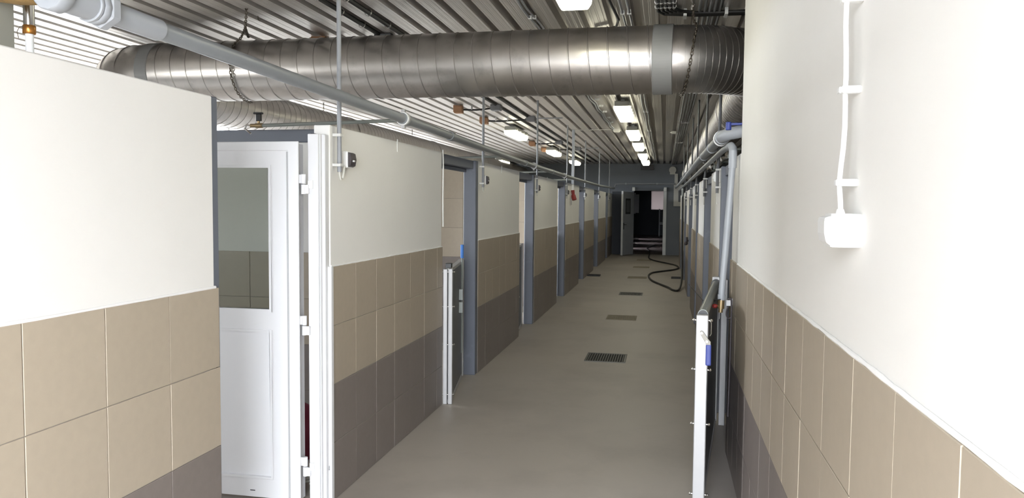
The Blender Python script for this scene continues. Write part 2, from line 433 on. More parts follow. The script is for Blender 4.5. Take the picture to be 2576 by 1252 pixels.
# stepped outer rebate and bead profiles
b = MB(); b.prism([(LX1-.05,.03),(LX1+.012,.03),(LX1+.012,2.02),(LX0,2.02),(LX0,1.97),(LX1-.05,1.97)], 1, LY0-.012, LY0)
b.build('outer_rebate', 'pvc_white', leaf, bevel=.003)
b = MB()
for xx in (LX1-.056, LX1-.062): b.box(xx-.0012, xx+.0012, LY0-.002, LY0+.002, .03, 1.965)
b.build('gasket_line', 'gasket', leaf)
for (hx0, hx1, z0, z1) in holes:
    b = MB(); w_ = .014
    b.prism([(hx0-.0,z0),(hx1,z0),(hx1-w_,z0+w_),(hx0+w_,z0+w_)], 1, LY0-.004, LY0+.02)
    b.prism([(hx0,z1),(hx0+w_,z1-w_),(hx1-w_,z1-w_),(hx1,z1)], 1, LY0-.004, LY0+.02)
    b.prism([(hx1,z0),(hx1,z1),(hx1-w_,z1-w_),(hx1-w_,z0+w_)], 1, LY0-.004, LY0+.02)
    b.prism([(hx0,z0),(hx0+w_,z0+w_),(hx0+w_,z1-w_),(hx0,z1)], 1, LY0-.004, LY0+.02)
    b.build('glazing_bead', 'pvc_white', leaf, bevel=.002)
MB().box(-2.70, -2.122, LY0+.024, LY0+.030, 1.083, 1.893).build('pane', 'glass', leaf)
MB().box(-2.70, -2.122, LY0+.016, LY1-.01, .135, .982).build('panel', 'pvc_white', leaf)
MB().box(-2.265, -2.235, LY0-.0015, LY0+.002, .064, .069).build('drain_slot', 'print_dark', leaf)
# jamb frame on the end of the next wall
b = MB(); b.box(-1.912, -1.850, 3.862, 3.943, 0, 2.062); b.box(-1.850, -1.826, 3.895, 3.943, 0, 2.062); b.box(-1.850, -1.843, 3.872, 3.895, 0, 2.062)
jamb = b.build('jamb', 'pvc_white', d1, bevel=.003)
MB().box(-1.897, -1.877, 3.87, 3.92, 2.062, 2.066).build('jamb_chamber', 'print_dark', jamb)
for z in (1.735, .96, .17):
    b = MB(); b.cyl((-1.932, 3.853, z), (-1.932, 3.853, z+.052), .013, 14); b.cyl((-1.932,3.853,z+.056), (-1.932,3.853,z+.108), .013, 14)
    b.box(-1.975, -1.932, 3.846, 3.858, z+.058, z+.106); b.box(-1.932, -1.900, 3.846, 3.861, z+.002, z+.05)
    b.build('hinge', 'pvc_white', d1, bevel=.0015)
    if z != .96: MB().box(-1.908, -1.880, 3.853, 3.862, z+.03, z+.075).box(-1.905,-1.883,3.850,3.853,z+.034,z+.05).box(-1.905,-1.883,3.850,3.853,z+.055,z+.071).build('hinge_cover', 'plastic_white', d1, bevel=.001)

# white corner strip on the tile edge
t = thing('corner_strip', (XL, 3.93, 0), 'white plastic corner strip on the tile edge beside the white door frame', 'trim')
b = MB(); b.box(XL-.030, XL+.004, 3.926, 3.9435, 0, 1.335); b.box(XL-.002, XL+.004, 3.926, 3.956, 0, 1.335); b.build('strip', 'pvc_white', t, bevel=.0015)
b = MB(); b.box(XL-.020, XL-.008, 3.9248, 3.926, .185, .215).build('sticker', 'paper', t)
b = MB()
for k in range(4): b.box(XL-.018, XL-.010, 3.9243, 3.9248, .188+.006*k, .191+.006*k)
b.build('sticker_print', 'print_dark', t)

# dark red bag and cord in the gap by the door
t = thing('bag', (-2.36, 4.62, 0), 'dark red bag on the floor seen through the gap beside the white door', 'bag')
b = MB(); prof = [(.0,.16),(.04,.20),(.16,.21),(.27,.17),(.34,.10),(.37,.03)]
n = 18; vs_ = []; fs = []
for z, r_ in prof:
    for k in range(n):
        a = 2*math.pi*k/n; q = 1+.08*math.sin(3*a+z*9)
        vs_.append((-2.36+r_*.8*q*math.cos(a), 4.62+r_*.6*q*math.sin(a), z+.002))
for i in range(len(prof)-1):
    for k in range(n): fs.append((i*n+k, i*n+(k+1) % n, (i+1)*n+(k+1) % n, (i+1)*n+k))
fs.append(tuple(range(n))[::-1]); fs.append(tuple((len(prof)-1)*n+k for k in range(n)))
b.add(vs_, fs); b.build('sack', 'bag_red', t, smooth=True)
MB().tube([(-2.44+.018*k, 4.50-.008*math.sin(k*.6), (.08+.046*k)) for k in range(10)], .016, 8).build('strap', 'strap_beige', t, smooth=True)
b = MB(); b.tube([(-2.09+.055*math.cos(a*.7)+.01*math.sin(2.1*a), 4.12+.045*math.sin(a*.7), .02+.008*abs(math.sin(a*.31))+.002*a) for a in range(34)], .008, 7)
tag(b.build('cord_coil', 'plastic_offwhite', None, smooth=True), 'coiled whitish cord on the floor below the lowest door hinge', 'cord')

# ------------------------------------------------------------------ posts and headers
b = MB(); b.box(PL-WT-.02, PL-.003, 2.832, 2.872, 0, TOP_L); b.box(PL-WT-.03, PL-.01, 2.86, 2.875, 0, TOP_L)
tag(b.build('steel_post', 'steel_blue', bevel=.003), 'blue-grey steel post at the end of the near left wall', 'post')
def left_post(y, label):
    b = MB(); b.box(-1.940, -1.815, y-.095, y-.003, 0, TOP_L-.002)
    b.box(-1.957, -1.925, y-.02, y-.003, 0, TOP_L-.002)
    p_ = b.build('steel_post', 'steel_blue', bevel=.005)
    return tag(p_, label, 'post', 'left stall posts')
for i, (a, _) in enumerate(LEFT[1:]):
    left_post(a, '%s blue-grey steel post in the left row of stall openings' % NTH[i])
    prev = LEFT[i][1]
    b = MB(); b.box(PL-.10, PL-.02, prev+.002, a-.097, 2.035, 2.115); b.box(PL-.10, PL-.09, prev+.002, a-.097, 2.0, 2.035)
    tag(b.build('header_beam', 'steel_blue', bevel=.004), '%s blue-grey header beam over the left stall openings' % NTH[i], 'beam', 'left header beams')
for i, (a, _) in enumerate(RIGHT):
    b = MB(); b.box(XR+.002, XR+.125, a-.095, a-.003, 0, TOP_R-.002); b.box(XR+.11, XR+.14, a-.02, a-.003, 0, TOP_R-.002)
    tag(b.build('steel_post', 'steel_blue', bevel=.005), '%s blue-grey steel post in the right row of stall openings' % NTH[i], 'post', 'right stall posts')
    prev = RIGHT[i-1][1] if i else 5.36
    b = MB(); b.box(PR+.02, PR+.10, prev+.002, a-.097, 1.935, 2.015)
    tag(b.build('header_beam', 'steel_blue', bevel=.004), '%s blue-grey header beam over the right stall openings' % NTH[i], 'beam', 'right header beams')

# ------------------------------------------------------------------ stall gates
def make_gate(name, p0, p1, label, z0=.04, h=1.10, tube=False, double=False):
    """p0 free edge, p1 hinge edge; local x along the gate, +y towards the corridor side"""
    L_ = math.hypot(p1[0]-p0[0], p1[1]-p0[1]); rz = math.atan2(p1[1]-p0[1], p1[0]-p0[0])
    t = thing(name, (p0[0], p0[1], 0), label, 'gate', None, rz)
    if double:
        MB().box(0, .045, -.036, .000, z0, z0+h).build('edge_profile', 'aluminium', t, bevel=.004, local=True)
        MB().box(.004, .045, .008, .042, z0, z0+h-.004).build('stop_profile', 'aluminium', t, bevel=.003, local=True)
    else: MB().box(0, .045, -.032, .032, z0, z0+h).build('edge_profile', 'aluminium', t, bevel=.004, local=True)
    b = MB(); b.box(L_-.06, L_, -.028, .028, z0, z0+h+(.05 if tube else 0)); b.box(L_-.13, L_-.065, -.02, .02, z0, z0+h); b.build('hinge_profile', 'aluminium', t, bevel=.004, local=True)
    b = MB(); b.box(.045, L_-.13, -.018, .018, z0+.03, z0+h-.02); b.build('panel', 'panel_grey', t, local=True)
    b = MB(); b.box(.045, L_-.13, -.024, .024, z0, z0+.04); b.build('bottom_rail', 'aluminium', t, bevel=.003, local=True)
    if tube:
        b = MB(); b.tube([(.05,0,z0+h-.003),(L_-.03,0,z0+h-.003)], .028, 18); tb = b.build('top_tube', 'steel_tube', t, smooth=True, local=True)
        MB().cyl((.047,0,z0+h-.003), (.051,0,z0+h-.003), .0255, 18).build('tube_hollow_shade', 'plastic_black', tb, local=True)  # black disc paints the shade inside the hollow tube
        MB().ring((L_-.10,0,z0+h-.003), (L_-.07,0,z0+h-.003), .036, .027, 18).build('tube_clamp', 'plastic_black', tb, local=True)
    else:
        b = MB(); b.box(.045, L_-.13, -.022, .022, z0+h-.03, z0+h); b.build('top_rail', 'aluminium', t, bevel=.003, local=True)
    for z in (z0+h-.03, z0+h*.72, z0+h*.44, z0+.08):
        b = MB(); b.cyl((.022,-.046,z), (.022,.046,z), .006, 10)
        b.sphere((.022,-.046,z), .009, 8, 6); b.sphere((.022,.046,z), .009, 8, 6)
        b.build('bolt', 'steel_bright', t, smooth=True, local=True)
    return t, L_
gR, Lr = make_gate('stall_gate', (.2105, 4.20), (.402, 6.06), 'open aluminium stall gate with round top tube and blue lever at the right wall', z0=.03, h=1.072, tube=True)
MB().box(Lr-.16, Lr-.03, -.038, -.030, .84, 1.17).build('hinge_plate', 'aluminium', gR, bevel=.002, local=True)
MB().box(Lr-.05, Lr, -.088, -.042, .0, 1.13).build('hinge_profile', 'aluminium', gR, bevel=.003, local=True)
def lever_poly(pts, x0, x1):      # outline in gate coordinates (y towards the corridor, z up)
    n = len(pts); b = MB(); b.add([(x0,y,z) for y,z in pts]+[(x1,y,z) for y,z in pts], [tuple(range(n)), tuple(range(2*n-1,n-1,-1))]+[(i,n+i,n+(i+1) % n,(i+1) % n) for i in range(n)]); return b
arm = lever_poly([(.010,1.016),(.002,1.020),(-.008,1.014),(-.032,.978),(-.047,.962),(-.047,.940),(-.022,.940),(-.022,.952),(.008,1.000)], -.014, -.006).build('lever_arm', 'lever_steel', gR, bevel=.001, local=True)
for yy, zz in ((.001,1.007), (-.027,.963)): MB().cyl((-.019,yy,zz), (.002,yy,zz), .0065, 12).build('lever_bolt', 'steel_bright', gR, local=True)
b = MB(); b.prism([(-.0185,.832),(.0045,.832),(.0045,.946),(-.0185,.946)], 1, -.051, -.022); b.build('lever_grip', 'blue_grip', gR, bevel=.007, segs=2, local=True)
MB().tube([(.01,-.04,1.07),(.012,-.047,1.06),(.014,-.047,1.0),(.012,-.04,.99)], .003, 6).build('latch_wire', 'steel_bright', gR, local=True, smooth=True)
# left gates
gL, Ll = make_gate('stall_gate', (-1.766, 6.118), (-1.952, 7.225), 'aluminium stall gate with bright blue bolt lever in the second left opening', z0=.0, h=1.15, double=True)
b = MB(); b.cyl((.72,-.045,.30), (.72,-.045,1.20), .009, 10); b.box(.70,.74,-.055,-.02,.80,.90); b.box(.70,.74,-.055,-.02,.68,.78)
b.build('drop_bolt', 'steel_tube', gL, local=True)
b = MB(); b.cyl((.72,-.045,1.19), (.72,-.045,1.315), .015, 12); b.build('bolt_grip', 'blue_bright', gL, smooth=True, local=True)
MB().box(.05,.13,-.02,.03,1.15,1.19).build('latch_block', 'plastic_black', gL, bevel=.003, local=True)
for z in (1.04, .19): MB().box(.046,.075,-.03,.036,z,z+.04).build('bracket', 'aluminium', gL, bevel=.002, local=True)
for i in range(1, 6):
    y0_, y1_ = LEFT[i][1]+.02, LEFT[i+1][0]-.11
    make_gate('stall_gate', (-1.862 if i == 1 else -1.90, y0_), (-1.985, y1_), '%s aluminium stall gate along the left row, beyond the gate with blue lever' % NTH[i], z0=.0, h=1.15, double=True)

# ------------------------------------------------------------------ ventilation duct
RD = .25
DA, DB = Vector((.02, 5.85, 2.777)), Vector((-4.42, 6.03, 2.815))     # cross run
duct = thing('ventilation_duct', (-2.2, 5.94, 2.55), 'large galvanised spiral ventilation duct crossing under the ceiling', 'duct')
def helix(b, p0, p1, r, pitch, seg=40, rt=.0055, hand=1, sides=6):
    p0, p1 = Vector(p0), Vector(p1); t = (p1-p0); L_ = t.length; t.normalize()
    ref = Vector((0,0,1)); n = (ref-t*ref.dot(t)).normalized(); bi = t.cross(n)
    N_ = int(L_/pitch*seg); pts = []
    for i in range(N_+1):
        a = 2*math.pi*i/seg*hand; pts.append(p0+t*(L_*i/N_)+(n*math.cos(a)+bi*math.sin(a))*r)
    vs_ = []; fs = []
    for i, p in enumerate(pts):          # low flat ridge standing on the tube
        rad = (p - (p0+t*((p-p0).dot(t)))).normalized()
        vs_ += [p - t*rt*1.3 - rad*.002, p - t*rt*.5 + rad*rt*.9, p + t*rt*.5 + rad*rt*.9, p + t*rt*1.3 - rad*.002]
    for i in range(len(pts)-1):
        for k in range(3): fs.append((i*4+k, i*4+k+1, i*4+k+5, i*4+k+4))
    b.add(vs_, fs)
def open_tube(p0, p1, r, seg=64):
    b = MB(); p0, p1 = Vector(p0), Vector(p1)
    n = 12; b.tube([p0+(p1-p0)*(i/n) for i in range(n+1)], r, seg); return b
def run(name, p0, p1, hand=1, r=RD, seg=64, hseg=40):
    o = open_tube(p0, p1, r, seg).build(name, 'galvanised', duct, smooth=True)
    b = MB(); helix(b, p0, p1, r, .147, hseg, hand=hand); b.build('spiral_seam', 'galvanised_seam', o, smooth=True)
    return o
run('cross_run', DB, DA, hand=1)
# collar and elbow on the right, then the run along the right stalls
ax = (DA-DB).normalized()
b = MB(); b.ring(DA-ax*.125, DA+ax*.02, RD+.006, RD-.02, 64); b.build('collar', 'duct_sealant', duct, bevel=.004, smooth=True)
def elbow(c, R_, a0, a1, z, n, r):
    return [Vector((c[0]+R_*math.cos(a), c[1]+R_*math.sin(a), z)) for a in [a0+(a1-a0)*i/n for i in range(n+1)]]
RE = .78
ctr = (DA.x, DA.y+RE)
pts = elbow(ctr, RE, -math.pi/2, 0, DA.z, 32, RD)
el = MB().tube(pts, RD-.004, 64).build('elbow', 'galvanised', duct, smooth=True)
b = MB()
for i in range(1, 32):
    tdir = (pts[i+1]-pts[i-1]).normalized(); b.ring(pts[i]-tdir*.003, pts[i]+tdir*.003, RD-.0015, RD-.01, 48)
b.build('elbow_ridge', 'galvanised_seam', el)
E1 = pts[-1]
b = MB(); b.ring(E1-Vector((0,.02,0)), E1+Vector((0,.14,0)), RD+.007, RD-.02, 64); b.build('collar', 'galvanised_seam', duct, bevel=.003, smooth=True)
run('right_run', E1+Vector((0,.1,0)), (E1.x, 26.9, 2.80), hand=1, seg=48, hseg=28)
for y in (9.0, 12.2, 15.4, 18.6, 21.8):
    b = MB(); b.ring((E1.x,y,2.785), (E1.x,y+.06,2.785), RD+.012, RD-.01, 48); b.build('joint_band', 'galvanised_seam', duct, bevel=.003)
# elbow on the left and the run along the left stalls
RL_ = .62
ctr2 = (DB.x, DB.y+RL_)
pts2 = elbow(ctr2, RL_, -math.pi/2, -math.pi, DB.z, 16, RD)
el2 = MB().tube(pts2, RD-.002, 64).build('elbow', 'galvanised', duct, smooth=True)
b = MB()
for i in (3, 6, 9, 12, 15):
    tdir = (pts2[i+1]-pts2[i-1]).normalized(); b.ring(pts2[i]-tdir*.004, pts2[i]+tdir*.004, RD+.004, RD-.01, 48)
b.build('elbow_ridge', 'galvanised_seam', el2)
b = MB(); b.ring(DB-ax*.02, DB+ax*.10, RD+.006, RD-.02, 64); b.build('collar', 'duct_sealant', duct, bevel=.004, smooth=True)
E2 = pts2[-1]
b = MB(); b.ring(E2-Vector((0,.02,0)), E2+Vector((0,.12,0)), RD+.007, RD-.02, 64); b.build('collar', 'galvanised_seam', duct, bevel=.003, smooth=True)
run('left_run', E2+Vector((0,.1,0)), (E2.x, 26.9, 2.80), hand=-1, seg=48, hseg=28)
for y in (11.5, 16.0, 20.5):
    b = MB(); b.ring((E2.x,y,2.81), (E2.x,y+.06,2.81), RD+.012, RD-.01, 48); b.build('joint_band', 'galvanised_seam', duct, bevel=.003)

# chains holding the duct
def link_mesh(sz=.026, wd=.018, r=.0036):
    b = MB(); pts = []
    for k in range(12):
        a = 2*math.pi*k/12; pts.append((wd/2*math.cos(a), 0, (sz/2)*math.sin(a)*1.15))
    b.tube(pts, r, 6, closed=True); return b.mesh('link', 'chain_metal', smooth=True)
LINK = link_mesh()
def chain(name, label, strands, base):
    t = thing(name, base, label, 'chain'); 
    for pts in strands:
        pts = [Vector(p) for p in pts]; acc = 0; k = 0; step = .0235
        for a, c in zip(pts, pts[1:]):
            d = c-a; L_ = d.length; dn = d.normalized(); s_ = acc
            while s_ < L_:
                p = a+dn*s_; q = Vector((0,0,1)).rotation_difference(dn).to_matrix().to_4x4() @ Matrix.Rotation(R(90)*(k % 2)+R(25), 4, 'Z')
                o = place(LINK, 'link', t, p-Vector(base)); o.rotation_mode = 'QUATERNION'; o.rotation_quaternion = q.to_quaternion()
                s_ += step; k += 1
            acc = s_-L_
    return t
yc, zc = 5.985, 2.805
def around(x, a0, a1, n=10, dx=0):
    return [(x+dx*i/n, yc-(RD+.012)*math.cos(R(a0+(a1-a0)*i/n)), zc+(RD+.012)*math.sin(R(a0+(a1-a0)*i/n))) for i in range(n+1)]
hk = (-3.166, 5.394, 3.165); jn = (-3.27, 5.55, 3.06)
chain('hanging_chain', 'thin rusty chain wrapped round the left part of the cross duct', [[hk, jn], [jn, (-3.42,5.74,3.03)] + around(-3.52, 46, -100, 14, .02), [jn, (-3.40,5.80,3.07), (-3.465,5.93,3.075)]], hk)
yc, zc = 5.862, 2.777
chain('hanging_chain', 'thin chain wrapped round the duct elbow at the right wall', [[(.16,5.3,3.16),(.17,5.58,3.0)] + around(.20, 50, -100, 12, -.10)], (.16, 5.3, 3.16))
MBk = MB(); MBk.tube([(.155,5.2,3.16),(.15,5.22,3.13),(.165,5.3,3.12),(.15,5.35,3.10),(.17,5.45,3.08),(.16,5.5,3.06)], [.012,.02,.014,.022,.012,.016], 9)
tag(MBk.build('foil_tape', 'foil'), 'crumpled foil tape hanging by the chain near the right ceiling conduits', 'tape')
tag(MB().tube([(-3.20,5.62,3.166),(-3.20,5.62,3.14),(-3.188,5.62,3.128),(-3.175,5.62,3.135)], .004, 8).build('ceiling_hook', 'chain_metal', smooth=True), 'small open metal hook in the ceiling beside the left duct chain', 'hook')
for i, y in enumerate((10.5, 14.5)):
    chain('hanging_chain', ['short chain from the ceiling to the left duct run above the branch pipe', 'farther short chain from the ceiling to the left duct run'][i], [[(E2.x+.1, y, 3.16), (E2.x+.1, y, 3.05)]], (E2.x+.1, y, 3.16))

# ------------------------------------------------------------------ main water pipe along the left
PX = -1.70
def pz(y): 
    P_ = [(1.8,2.272),(4.8,2.246),(9,2.206),(14,2.20),(20,2.22),(26.6,2.30)]
    for (a, za), (c, zc_) in zip(P_, P_[1:]):
        if y <= c: return za+(zc_-za)*(y-a)/(c-a)
    return P_[-1][1]
wp = thing('water_pipe', (PX, 14, 2.2), 'long grey plastic water pipe running above the left stall walls', 'pipe')
ys = [2.08+.5*i for i in range(49)]
MB().tube([(PX,y,pz(y)) for y in ys], .0305, 20).build('pipe', 'pipe_grey', wp, smooth=True)
def sleeve(y0, y1, r, name='sleeve', m_='pipe_grey', seg=24, bevel=.002):
    return MB().tube([(PX,y0,pz(y0)),(PX,y1,pz(y1))], r, seg).build(name, m_, wp, bevel=bevel, smooth=seg > 8)
sleeve(2.09, 2.335, .0365, m_='pipe_grey_light')
hx = sleeve(2.055, 2.092, .060, 'hex_nut', 'pipe_grey_light', 6, .004)
sleeve(2.028, 2.056, .052, 'union_ring', 'pipe_grey_light', 12, .003)
sleeve(1.905, 2.03, .045, 'valve_body', 'pipe_grey_light')
sleeve(2.012, 2.024, .050, 'union_ring', 'pipe_grey_light')
sleeve(1.86, 1.91, .055, 'valve_collar', 'pipe_grey_light', 12, .004)
MB().cyl((PX+.01,1.93,2.30), (PX+.01,1.93,2.36), .02, 14).build('valve_stem', 'pipe_grey_light', wp, smooth=True)
for y in (5.956, 9.3, 11.612, 16.2, 19.5): sleeve(y-.05, y+.05, .0365)
sleeve(4.83-.05, 4.83+.08, .037)
b = MB(); z = pz(4.83); b.ring((PX,4.80,z), (PX,4.83,z), .046, .03, 24); b.box(PX-.012,PX+.012,4.80,4.83,z+.04,z+.062); b.box(PX-.012,PX+.012,4.80,4.83,z-.062,z-.04)
cl = b.build('clamp', 'aluminium', wp, bevel=.002)
MB().ring((PX,4.79,z), (PX,4.80,z), .043, .03, 24).build('gasket_ring', 'plastic_white', wp)
for y in (9.9, 13.0): 
    z = pz(y); MB().ring((PX,y,z), (PX,y+.03,z), .044, .03, 20).box(PX-.01,PX+.01,y,y+.03,z-.058,z-.04).build('clamp', 'aluminium', wp)
# brown sealed tee and white drop pipe
MB().tube([(PX-.03,1.93,2.315),(PX-.12,1.965,2.325),(PX-.22,2.0,2.335),(PX-.34,2.04,2.345)], [.05,.062,.06,.045], 16).build('sealed_tee', 'hemp', wp, smooth=True)
dp = thing('drop_pipe', (-2.0, 2.112, 1.6), 'white drop pipe with brass nut behind the near left wall', 'pipe')
MB().cyl((-2.0,2.112,1.6), (-2.0,2.112,2.222), .0125, 14).build('pipe', 'plastic_white', dp, smooth=True)
MB().cyl((-2.0,2.112,2.215), (-2.0,2.112,2.243), .0195, 14).build('brass_nut', 'brass', dp, bevel=.002, smooth=True)
MB().cyl((-2.0,2.112,2.243), (-2.0,2.112,2.31), .0165, 14).build('nipple', 'steel_bright', dp, smooth=True)
MB().tube([(-1.985,2.10,2.24),(-2.015,2.09,2.235),(-2.025,2.09,2.22),(-2.02,2.09,2.20)], .0015, 5).build('wire_loop', 'chain_metal', dp)
# branch pipes into the stalls with tap
def branch(y, label, tap=True):
    z = pz(y)-.004
    t = thing('branch_pipe', (PX, y, z), label, 'pipe', 'branch pipes')
    MB().tube([(PX-.04,y,z),(-2.75,y,z-.022)], .0125, 12).build('pipe', 'steel_tube', t, smooth=True)
    if tap:
        xx = -2.76; zz = z-.022
        MB().cyl((xx+.02,y,zz), (xx-.03,y,zz), .017, 12).cyl((xx-.03,y,zz), (xx-.07,y,zz), .013, 12).cyl((xx-.01,y,zz), (xx-.01,y,zz+.03), .010, 10).build('valve_body', 'brass_dull', t, smooth=True)
        b = MB(); b.box(xx-.026,xx+.010,y-.012,y+.012,zz+.03,zz+.078); b.box(xx-.045,xx+.022,y-.012,y+.012,zz+.078,zz+.09); b.build('valve_handle', 'plastic_black', t, bevel=.003)
        MB().tube([(xx-.06,y,zz),(xx-.10,y,zz+.005),(xx-.115,y,zz-.02),(xx-.09,y,zz-.04),(xx-.07,y,zz-.055)], .007, 8).build('spout', 'steel_bright', t, smooth=True)
    return t
branch(4.86, 'steel branch pipe with black tap handle over the white door')
for i, y in enumerate((8.1, 11.5, 14.9)): branch(y, '%s steel branch pipe leaving the left water pipe' % NTH[i+1], False)

# ------------------------------------------------------------------ conduit drops with sockets, left row
def conduit_drop(y, label, r=.0125):
    xx = XL+.022
    t = thing('conduit', (xx, y, 1.86), label, 'conduit', 'left conduits')
    MB().cyl((xx,y,1.862), (xx,y,CEIL), r, 12).build('tube', 'conduit_grey', t, smooth=True)
    for z in (2.058, 1.892): MB().box(PL,xx+.016,y-.022,y+.016,z,z+.016).build('clip', 'clip_white', t, bevel=.002)
    MB().tube([(xx,y,1.88),(xx,y+.002,1.845),(xx,y+.018,1.822),(xx,y+.040,1.825),(xx,y+.056,1.86),(xx,y+.068,1.895)], .006, 8).build('cable', 'plastic_offwhite', t, smooth=True)
    return t
def socket_box(y, label, face='plastic_dark', side=1):
    x0 = PL if side > 0 else PR; s = side
    t = thing('socket', (x0, y, 1.89), label, 'socket', 'left sockets' if s > 0 else 'right sockets')
    MB().box(x0, x0+s*.038, y, y+.085, 1.89, 1.985).build('housing', 'plastic_white', t, bevel=.008, segs=2)
    b = MB(); b.prism([(1.895,0),(1.98,0),(1.972,s*.016),(1.94,s*.022),(1.903,s*.016)], 1, y+.006, y+.079)
    o = b.build('lid', face, t)
    me = o.data
    for v in me.vertices:     # profile is in (z, x): swap into place
        wx, wz = v.co.x + WO[t][0], v.co.z + WO[t][2]
        v.co.x = x0+s*.036+wz - WO[t][0]; v.co.z = wx - WO[t][2]
    MB().box(x0+s*.036, x0+s*.062, y+.03, y+.05, 1.925, 1.935).build('lid_tab', 'plastic_white', t)
    return t
CY = [4.0, 7.43, 10.71, 14.08, 17.35, 21.1, 25.0]
c0 = conduit_drop(CY[0], 'nearest grey conduit hanging from the ceiling to the left wall beside the white door')
s0 = socket_box(CY[0]+.10, 'white socket with dark lid on the wall beside the white door')
for i, y in enumerate(CY[1:]):
    copy_tree(c0, (c0.location.x, y, c0.location.z), '%s grey conduit dropping to the left row of walls' % NTH[i+1])
    copy_tree(s0, (s0.location.x, y+.10, s0.location.z), 'socket with dark lid at the %s conduit of the left row' % NTH[i+1])
for i, (a, q) in enumerate(((5.02, .085), (8.45, .085), (11.85, .085))):
    tag(MB().box(PL, PL+.005, a, a+.016, 2.045, 2.132).build('cable_strip', 'clip_white', bevel=.001), '%s short white strip hanging over the left wall top' % NTH[i], 'strip', 'white strips on the wall tops')
tag(MB().tube([(PL+.002,6.125,2.14),(PL+.006,6.125,2.0),(PL+.004,6.125,1.75),(PL+.006,6.125,1.5)], .006, 7).build('wire', 'plastic_offwhite', smooth=True), 'thin cable hanging at the gate end of the wall beside the white door', 'wire')

# wide cable duct with hanging red plug
t = thing('cable_duct', (-1.775, 14.9, 1.95), 'wide white cable duct hanging from the ceiling above the red plug', 'cable duct')
MB().box(-1.80,-1.75,14.87,14.93,2.10,CEIL).build('trunking', 'pipe_grey_light', t, bevel=.004); MB().box(-1.796,-1.754,14.875,14.925,1.97,2.10).build('inner_sleeve', 'plastic_white', t, bevel=.003)
t = thing('red_plug', (-1.76, 14.88, 1.80), 'red industrial plug socket hanging below the white cable duct', 'plug')
MB().cyl((-1.775,14.88,1.99), (-1.765,14.88,1.88), .034, 14).build('body', 'red_plastic', t, smooth=True)
MB().cyl((-1.765,14.88,1.89), (-1.735,14.86,1.80), .045, 16).build('collar', 'red_plastic', t, smooth=True)
MB().box(-1.745,-1.70,14.84,14.9,1.80,1.84).build('lid', 'red_plastic', t, bevel=.006)
MB().tube([(-1.79,14.86,1.97),(-1.80,14.86,1.80),(-1.797,14.86,1.70)], .006, 7).build('cord', 'conduit_grey', t)

# ------------------------------------------------------------------ right side: pipes, conduits, sockets
rp = thing('water_pipe', (.38, 12, 2.15), 'thick grey water pipe along the top of the right stall walls', 'pipe')
RPX = .36
MB().tube([(RPX,5.25,2.142),(RPX,8.4,2.185),(RPX,14,2.22),(RPX,20,2.27),(RPX,26.5,2.33)], .037, 18).build('pipe', 'pipe_grey', rp, smooth=True)
MB().tube([(RPX,5.3,2.142),(RPX,5.15,2.142),(RPX+.03,5.06,2.15),(RPX+.10,5.0,2.16),(RPX+.22,4.99,2.165),(RPX+.5,4.99,2.17)], .040, 16).build('bend', 'pipe_grey_light', rp, smooth=True)
MB().ring((RPX,5.28,2.142), (RPX,5.31,2.142), .052, .036, 24).build('gasket_ring', 'plastic_white', rp)
MB().ring((RPX,5.20,2.142), (RPX,5.27,2.142), .047, .036, 24).build('union', 'pipe_grey_light', rp, bevel=.003)
MB().box(RPX+.02,RPX+.16,4.95,4.975,2.195,2.21).cyl((RPX+.02,4.96,2.165), (RPX+.02,4.96,2.215), .018, 12).build('valve_handle', 'blue_grip', rp, bevel=.003)
for y in (6.3, 7.6, 10.2, 13.5, 17): MB().ring((RPX,y,2.142+(y-5.25)*.0125), (RPX,y+.05,2.142+(y-5.25)*.0125), .043, .03, 20).build('sleeve', 'pipe_grey_light', rp)
vp = thing('water_pipe', (.395, 5.0, 1.0), 'slim grey pipe dropping beside the right gate to a red tap', 'pipe')
MB().tube([(.398,5.06,2.072),(.385,5.4,2.073),(.385,8.4,2.088),(.385,14,2.11),(.385,22,2.15)], .020, 14).build('feed_pipe', 'pipe_grey', vp, smooth=True)
MB().tube([(.398,5.10,2.072),(.404,5.02,2.073),(.411,4.98,2.055),(.410,4.96,2.02)], .024, 14).build('elbow', 'pipe_grey_light', vp, smooth=True)
MB().cyl((.411,4.96,2.04), (.410,4.96,1.93), .025, 14).build('socket_end', 'pipe_grey_light', vp, smooth=True)
MB().cyl((.410,4.96,1.95), (.361,4.95,1.10), .0205, 14).build('pipe', 'pipe_grey_light', vp, smooth=True)
MB().cyl((.363,4.95,1.135), (.3615,4.95,1.10), .024, 14).build('coupler', 'pipe_grey_light', vp, smooth=True)
MB().cyl((.3615,4.95,1.105), (.3595,4.95,1.045), .0215, 10).cyl((.3595,4.95,1.045), (.358,4.95,1.02), .014, 10).cyl((.36,4.95,1.06), (.31,4.93,1.06), .010, 10).build('tap_body', 'brass_dull', vp, smooth=True)
MB().sphere((.322,4.93,1.062), .016, 10, 8, (1.1,1,.9)).build('tap_handle', 'red_plastic', vp, smooth=True)
MB().tube([(.17,5.3,1.16),(.26,5.05,1.075),(.28,4.9,1.10),(.36,4.93,1.105),(.385,4.97,1.10),(.36,5.0,1.10),(.29,5.1,1.06)], .003, 6).build('tie_wire', 'rubber', vp, smooth=True)
